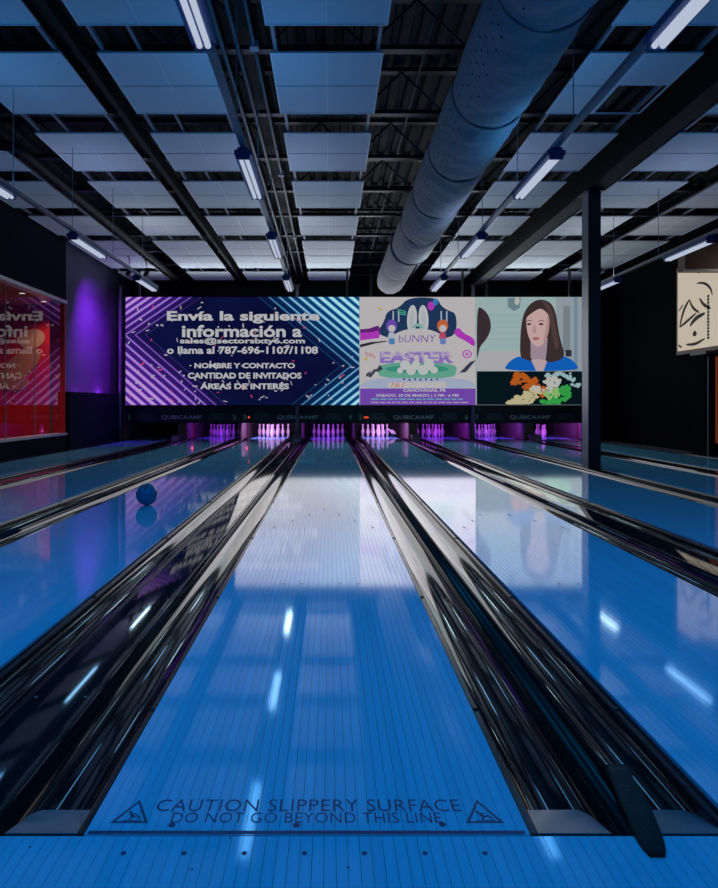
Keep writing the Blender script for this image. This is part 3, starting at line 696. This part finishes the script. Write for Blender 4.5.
cloud('light_blue_ink', 'ink_b', (.22, .34, .36), 14, [(558,374,5,2.4,10),(570,377,5,4,10),(575,385,4,1.2,6),(548,375,4,1.8,5)])

for u0, u1, nm in ((127, 358, 'big chevron screen'), (361, 474, 'poster screen'), (478, 582, 'film screen')):  # light bars added out of sight to brighten the far ceiling
    a, b_ = sx(u0), sx(u1)
    t = thing('cove_light', 'light bar fixed behind the top edge of the ' + nm, 'light bar', ((a+b_)/2, D+.22, sz(297)-.06), 'light bars above the screens')
    MB().box(a+.06, b_-.06, D+.18, D+.27, sz(297)-.06, sz(297)-.025).build('housing', 'steel_dark', t)
    MB().box(a+.08, b_-.08, D+.20, D+.25, sz(297)-.025, sz(297)-.018).build('lens', em('cove_lens', (.7, .9, 1.0), 1.0), t)
    lamp('cove_lamp', 'AREA', ((a+b_)/2, D+.225, sz(297)-.008), (.80, .93, 1.0), ADDED_BAR*(b_-a), t, (math.radians(180+25), 0, 0), shape='RECTANGLE', size=b_-a-.2, size_y=.045)

# ------------------------------------------------------------------ steel columns
def column(xc, y, w, d, z1, label):
    t = thing('steel_column', label, 'column', (xc, y, -.2), 'steel columns')
    f_ = .018
    MB().box(xc-w/2, xc+w/2, y, y+f_, -.2, z1).build('flange', 'steel_dark', t)
    MB().box(xc-w/2, xc+w/2, y+d-f_, y+d, -.2, z1).build('flange', 'steel_dark', t)
    MB().box(xc-w/2, xc-w/2+.012, y+f_, y+d-f_, -.2, z1).build('side_plate', 'steel_grey', t)  # light on the column's side put into a lighter steel colour
    MB().box(xc+w/2-.012, xc+w/2, y+f_, y+d-f_, -.2, z1).build('side_plate', 'steel_grey', t)
    MB().box(xc-w/2-.05, xc+w/2+.05, y-.05, y+d+.05, z1-.02, z1).build('cap_plate', 'steel_dark', t)
column(4.155, 10.0, .195, .26, 4.38, 'dark steel column standing between the lanes right of centre')
def pole(xc, y, label):
    t = thing('thin_pole', label, 'column', (xc, y, .005), 'thin poles below the screens')
    MB().tube([(xc, y, .01), (xc, y, 4.38)], .045, 12).build('shaft', 'steel_grey', t, True)
    MB().box(xc-.09, xc+.09, y-.09, y+.09, 4.36, 4.4).build('cap_plate', 'steel_dark', t); MB().box(xc-.08, xc+.08, y-.08, y+.08, .005, .012).build('base_plate', 'steel_dark', t)
pole(-.93, 18.05, 'thin grey pole rising behind the big screen beside the caution lane')
pole(4.055, 18.05, 'thin grey pole below the film screen')
pole(-5.95, 18.05, 'thin pole at the left end of the big screen')

# ------------------------------------------------------------------ ceiling panels
PW, PL, PZ = 1.20, 1.41, 4.72
tw, tl = (PW-.02)/2, (PL-.02)/2
tile_me = MB().box(-tw/2+.002, tw/2-.002, -tl/2+.009, tl/2-.009, .003, .022).mesh('tile')
fb = MB()
for a in (-PW/2, -.006, PW/2-.012): fb.box(a, a+.012, -PL/2, PL/2, -.003, .018)
for a in (-PL/2, PL/2-.012): fb.box(-PW/2+.012, PW/2-.012, a, a+.012, -.003, .018)
frame_me = fb.mesh('panel_frame')
cols = [(-5.36, 'column along the left wall'), (-3.44, 'second column from the left wall'), (-1.86, 'third column from the left wall'), (-.035, 'column just left of the duct'),
        (3.35, 'column just right of the duct'), (5.38, 'second column right of the duct'), (7.12, 'column along the right wall')]
rows = [2.87, 4.82, 6.72, 8.72, 10.62, 12.57, 14.5, 15.96, 17.88]
for ci, (xc, cl) in enumerate(cols):
    for ri, y in enumerate(rows):
        ln = PL if ri < 8 else 1.15
        t = thing('ceiling_panel', 'white square ceiling panel, %s, %s row from the screens' % (cl, ORD[len(rows)-1-ri]), 'ceiling panel', (xc, y+ln/2, PZ), 'ceiling panels')
        f_ = place('frame', frame_me, 'tile_frame'); f_.parent = t; f_.scale.y = ln/PL
        for sx_ in (-1, 1):
            for sy_ in (-1, 1):
                if ci == 4 and ri == 2 and (sx_, sy_) == (1, 1): continue       # the missing tile
                o = place('tile', tile_me, 'tile'); o.parent = t; o.location = (sx_*(tw/2+.004), sy_*(tl/2+.003)*ln/PL, 0); o.scale.y = ln/PL
    for s_ in (-1, 1):
        MB().box(xc+s_*.54-.018, xc+s_*.54+.018, 1.0, 19.1, PZ+.032, PZ+.075).build('grid_rail', 'rail_grey', ceil)
    if ci in (0, 1, 2, 5, 6):
        MB().box(xc-.16, xc-.13, 1.0, 19.1, PZ+.032, PZ+.06).build('grid_rail', 'rail_grey', ceil)

# ------------------------------------------------------------------ hanging tube lights
LZ = 3.40
rowsL = [(-3.72, 'left row'), (-.845, 'row left of the duct'), (2.20, 'row right of the duct'), (5.63, 'right row')]
TUBE = em('tube_glow', (.46, .52, .66), 1.0)
fix_h = MB().box(-.085, .085, 0, 1.24, .035, .085).box(-.055, .055, .0, 1.24, .085, .11)
fix_me = fix_h.mesh('housing'); tub_me = MB().tube([(0, .025, .015), (0, 1.215, .015)], .021, 10).mesh('tube', True)
end_me = MB().box(-.065, .065, 0, .024, -.005, .036).mesh('socket')
names = {0.0: 'fifth from the screens', 3.05: 'fourth from the screens', 6.18: 'third from the screens', 9.2: 'second from the screens', 12.25: 'closest to the screens'}
for xi, (xr, rl) in enumerate(rowsL):
    rail = thing('light_rail', 'long grey rail with tube lights hung from thin rods, ' + rl, 'light rail', (xr, 6, LZ+.11), 'light rails')
    MB().box(xr-.03, xr+.03, -1, 13.7, LZ+.112, LZ+.155).build('rail', 'steel_grey', rail)
    y = .6
    while y < 13.7:
        MB().tube([(xr, y, LZ+.155), (xr, y, 4.87)], .005, 6).build('rod', 'steel_grey', rail); y += 1.72
    for y, (cl_, wt) in LAMP.items():
        yy = y + (.2 if xi == 3 else 0)
        t = thing('tube_light', 'twin tube light, %s, %s' % (rl, names[y]), 'tube light', (xr, yy, LZ), 'hanging tube lights')
        for me_, m_, dx, dy, nm in ((fix_me, 'housing', 0, 0, 'housing'), (tub_me, TUBE, -.028, 0, 'tube'), (tub_me, TUBE, .028, 0, 'tube'), (end_me, 'housing', 0, 0, 'socket'), (end_me, 'housing', 0, 1.216, 'socket')):
            o = place(nm, me_, m_); o.parent = t; o.location = (dx, dy, 0)
        l = lamp('tube_lamp', 'AREA', (0, .62, -.012), cl_, wt, None, (0, 0, 0), shape='RECTANGLE', size=.11, size_y=1.22); l.parent = t
        l = lamp('uplight_lamp', 'AREA', (0, .62, .165), *ADDED_UPLIGHT[y], None, (PI, 0, 0), shape='RECTANGLE', size=.14, size_y=1.22); l.parent = t  # added lamp above the closed housing, brightens the panels overhead

# ------------------------------------------------------------------ fabric air duct
dx_, dz_ = 1.69, CZ+3.29; R = .415
duct = thing('air_duct', 'big grey fabric air duct running under the roof towards the screens', 'duct', (dx_, 8, dz_))
seams = [-1.9, -.2, 1.5, 3.2, 4.95, 6.7, 8.3, 9.95, 11.6, 13.2]
def duct_seg(y0, y1, r0, xo, zo, ny=14, n=48, seed=0):
    b = MB(); rings = []
    for j in range(ny+1):
        t = j/ny; y = y0+(y1-y0)*t; ring = []
        for k in range(n):
            a = 2*PI*k/n
            puff = 1-.045*(abs(2*t-1)**5)                                   # drawn in at the seams
            wr_ = .010*(.4+abs(2*t-1))*math.sin(9*t*PI+3*math.sin(a*2+seed))*max(0, -math.sin(a)+.2) + .004*math.sin(a*5+seed*2+t*8)
            sag = -.012*math.sin(PI*t)*max(0, -math.sin(a))
            r = r0*puff+wr_
            ring.append(b.bm.verts.new((xo+r*math.cos(a), y, zo+r*math.sin(a)+sag)))
        rings.append(ring)
    for j in range(ny):
        for k in range(n): b.bm.faces.new((rings[j][k], rings[j][(k+1)%n], rings[j+1][(k+1)%n], rings[j+1][k]))
    return b
for i, (a, b_) in enumerate(zip(seams, seams[1:])):
    duct_seg(a, b_, R, dx_, dz_, seed=i).build('fabric_segment', 'fabric', duct, True)
    MB().lathe([(R*.965, -.02), (R*.985, -.012), (R*.985, .012), (R*.965, .02)], n=48).build('seam_band', 'fabric_seam', duct, True)
    o = COL.objects[-1]; o.rotation_euler = (PI/2, 0, 0); o.location = (dx_, b_, dz_)
xn, zn, rn = 1.60, dz_-.01, .365
duct_seg(13.2, 15.1, rn, xn, zn, seed=21).build('fabric_segment', 'fabric', duct, True)
sb = duct_seg(15.1, 16.95, rn, xn, zn, seed=22)
sb.build('fabric_segment', 'fabric', duct, True)
MB().lathe([(rn*.95, 0), (rn*.7, .05), (0, .08)], n=40).build('end_cap', 'fabric', duct, True)
o = COL.objects[-1]; o.rotation_euler = (-PI/2, 0, 0); o.location = (xn, 16.95, zn)
MB().lathe([(rn*.95, -.03), (R*1.0, -.03), (R*1.03, 0), (R*1.0, .03), (rn*.95, .03)], n=48).build('collar', 'fabric_seam', duct, True)
o = COL.objects[-1]; o.rotation_euler = (PI/2, 0, 0); o.location = (dx_-.02, 13.2, dz_)
b = MB()
for i, (s0, s1_) in enumerate(zip(seams, seams[1:])):
    for rowk, ang in enumerate((196, 206, 216, 226)):
        nn = 8
        for k in range(nn):
            y = s0+.16+(s1_-s0-.32)*(k+.5*(rowk % 2)*.8)/(nn-.4); a = math.radians(ang+k*1.2); r = R+.006
            c_ = Vector((dx_+r*math.cos(a), y, dz_+r*math.sin(a))); nrm = Vector((math.cos(a), 0, math.sin(a))); tn = Vector((-math.sin(a), 0, math.cos(a)))
            b.bm.faces.new([b.bm.verts.new(c_+.013*(math.cos(q_*PI/3)*tn+math.sin(q_*PI/3)*Vector((0, 1, 0)))) for q_ in range(6)])
tag(b.build('vent_holes', 'hole', duct), kind='stuff')
for y in seams[1:]:
    MB().tube([(dx_, y, dz_+R*.97), (dx_, y, 5.42)], .007, 6).build('hanger', 'steel_grey', duct)

# ------------------------------------------------------------------ pipes under the roof
def pipe(name, pts, r, m, label, cat='pipe', clamps=()):
    t = thing(name, label, cat, pts[0], 'pipes under the roof')
    MB().tube(pts, r, 12).build('pipe_run', m, t, True)
    for y in clamps:
        MB().box(pts[-1][0]-r*2.2, pts[-1][0]+r*2.2, y, y+.09, pts[-1][2]-r*1.6, pts[-1][2]+r*2.2).build('clamp', 'rail_grey', t)
    return t
pipe('drain_pipe', [(-5.2, 8.85, 4.62), (-4.60, 8.86, 4.62), (-4.45, 8.92, 4.62), (-4.39, 9.1, 4.61), (-4.38, 9.4, 4.60), (-4.38, 19.1, 4.60)], .075, 'girder', 'thick dark pipe with an elbow between ceiling panels on the left')
pipe('conduit', [(-.79, -1, 4.75), (-.79, 19, 4.75)], .020, 'conduit', 'thin grey conduit with bright clamps left of the centre panels', 'conduit', (6.6, 10.3, 14.2))
pipe('conduit', [(-.98, -1, 4.81), (-.98, 19, 4.81)], .022, 'conduit', 'middle grey conduit between the tube light row and centre panels', 'conduit')
pipe('conduit', [(-1.14, -1, 4.80), (-1.14, 19, 4.80)], .024, 'conduit', 'grey conduit closest to the tube light row left of the duct', 'conduit')
pipe('conduit', [(2.42, -1, 4.82), (2.42, 19, 4.82)], .022, 'rail_grey', 'pale conduit showing just right of the air duct', 'conduit', (9, 12))
pipe('conduit', [(1.15, -1, 5.3), (1.15, 19, 5.3)], .016, 'conduit', 'thin conduit high under the deck left of the duct', 'conduit')

# ------------------------------------------------------------------ right wall
art = thing('light_box', 'backlit cream light box with dark brush drawing on the right wall', 'light box', (XR, 13, 2.18))
ay0, ay1, az0, az1 = 11.4, 14.08, 2.18, 3.95
MB().box(XR-.10, XR-.004, ay0-.08, ay1+.08, az0-.08, az1+.08).build('case', 'brown_trim', art)
MB().box(XR-.115, XR-.10, ay0, ay1, az0, az1).build('diffuser', em('cream_glow', (.52, .45, .36), 1.0), art)
mat('brush', (.07, .055, .04), .8, noise=(14, (.16, .13, .10)))
def stroke(pts, w):
    for _ in range(2): pts = [pts[0]] + [q for p, n_ in zip(pts, pts[1:]) for q in ((p[0]*.75+n_[0]*.25, p[1]*.75+n_[1]*.25), (p[0]*.25+n_[0]*.75, p[1]*.25+n_[1]*.75))] + [pts[-1]]
    b = MB(); P = [Vector(p) for p in pts]; L_ = []
    for i, p in enumerate(P):
        d = (P[min(i+1, len(P)-1)]-P[max(i-1, 0)]).normalized(); n_ = Vector((-d.y, d.x)); ww = 1.6*w*(.25+.75*math.sin(PI*i/(len(P)-1)))
        L_.append((p+n_*ww, p-n_*ww))
    for (a, a2), (c, c2) in zip(L_, L_[1:]):
        b.bm.faces.new([b.bm.verts.new((XR-.117, q_.x, q_.y)) for q_ in (a, a2, c2, c)])
    b.build('brush_stroke', 'brush', art)
for pts, w_ in (([(14.0,2.70),(13.85,3.05),(13.62,3.25)], .025), ([(13.62,3.25),(13.5,3.05),(13.25,2.92)], .02), ([(14.0,2.70),(13.7,2.80),(13.35,2.93)], .02), ([(13.25,3.22),(13.1,3.05),(12.85,2.95)], .022),
                ([(13.6,2.68),(13.4,2.82),(13.05,2.88)], .03), ([(14.04,3.06),(13.95,3.12),(13.85,3.18)], .012), ([(13.75,2.30),(13.4,2.27),(13.05,2.36)], .02), ([(13.3,3.75),(13.0,3.80),(12.75,3.82)], .02),
                ([(13.35,3.55),(13.05,3.50),(12.85,3.35),(12.8,3.2)], .018), ([(13.48,2.46),(13.42,2.52),(13.36,2.46)], .035), ([(14.04,2.33),(14.0,2.28),(13.9,2.26)], .015), ([(12.4,2.5),(12.2,3.0),(12.3,3.5)], .03), ([(12.0,3.3),(11.8,3.0),(11.7,2.6)], .03)): stroke(pts, w_)
for k in range(14): stroke([(12.98, 2.35+k*.065), (12.94, 2.37+k*.065), (12.90, 2.35+k*.065)], .018)
bh = thing('bulkhead', 'dark brown bulkhead box above the light box on the right wall', 'bulkhead', (XR, 12.4, 3.6))
MB().box(6.80, XR-.13, 12.2, 12.45, 3.58, 4.10).build('box_face', 'brown_trim', bh); MB().box(6.78, XR-.13, 12.17, 12.2, 3.56, 3.60).build('lower_trim', 'alu', bh)
kz = thing('side_cabinet', 'dark tall cabinet with an orange panel against the right wall', 'cabinet', (7.6, 12.7, -.003))
MB().box(7.36, XR-.004, 12.5, 12.95, -.003, 2.0).build('body', 'black_wall', kz, bevel=.01); MB().box(7.35, XR-.004, 12.45, 13.0, 2.0, 2.06).build('top', 'steel_dark', kz)
mat('orange_panel', (.35, .08, .02), .4, emit=(.30, .05, .015), strength=.30)
MB().box(7.56, 7.76, 12.485, 12.499, .25, 1.95).build('panel', 'orange_panel', kz); MB().tube([(7.40, 12.47, 0), (7.40, 12.47, 1.95)], .014, 8).build('post', 'steel_grey', kz)
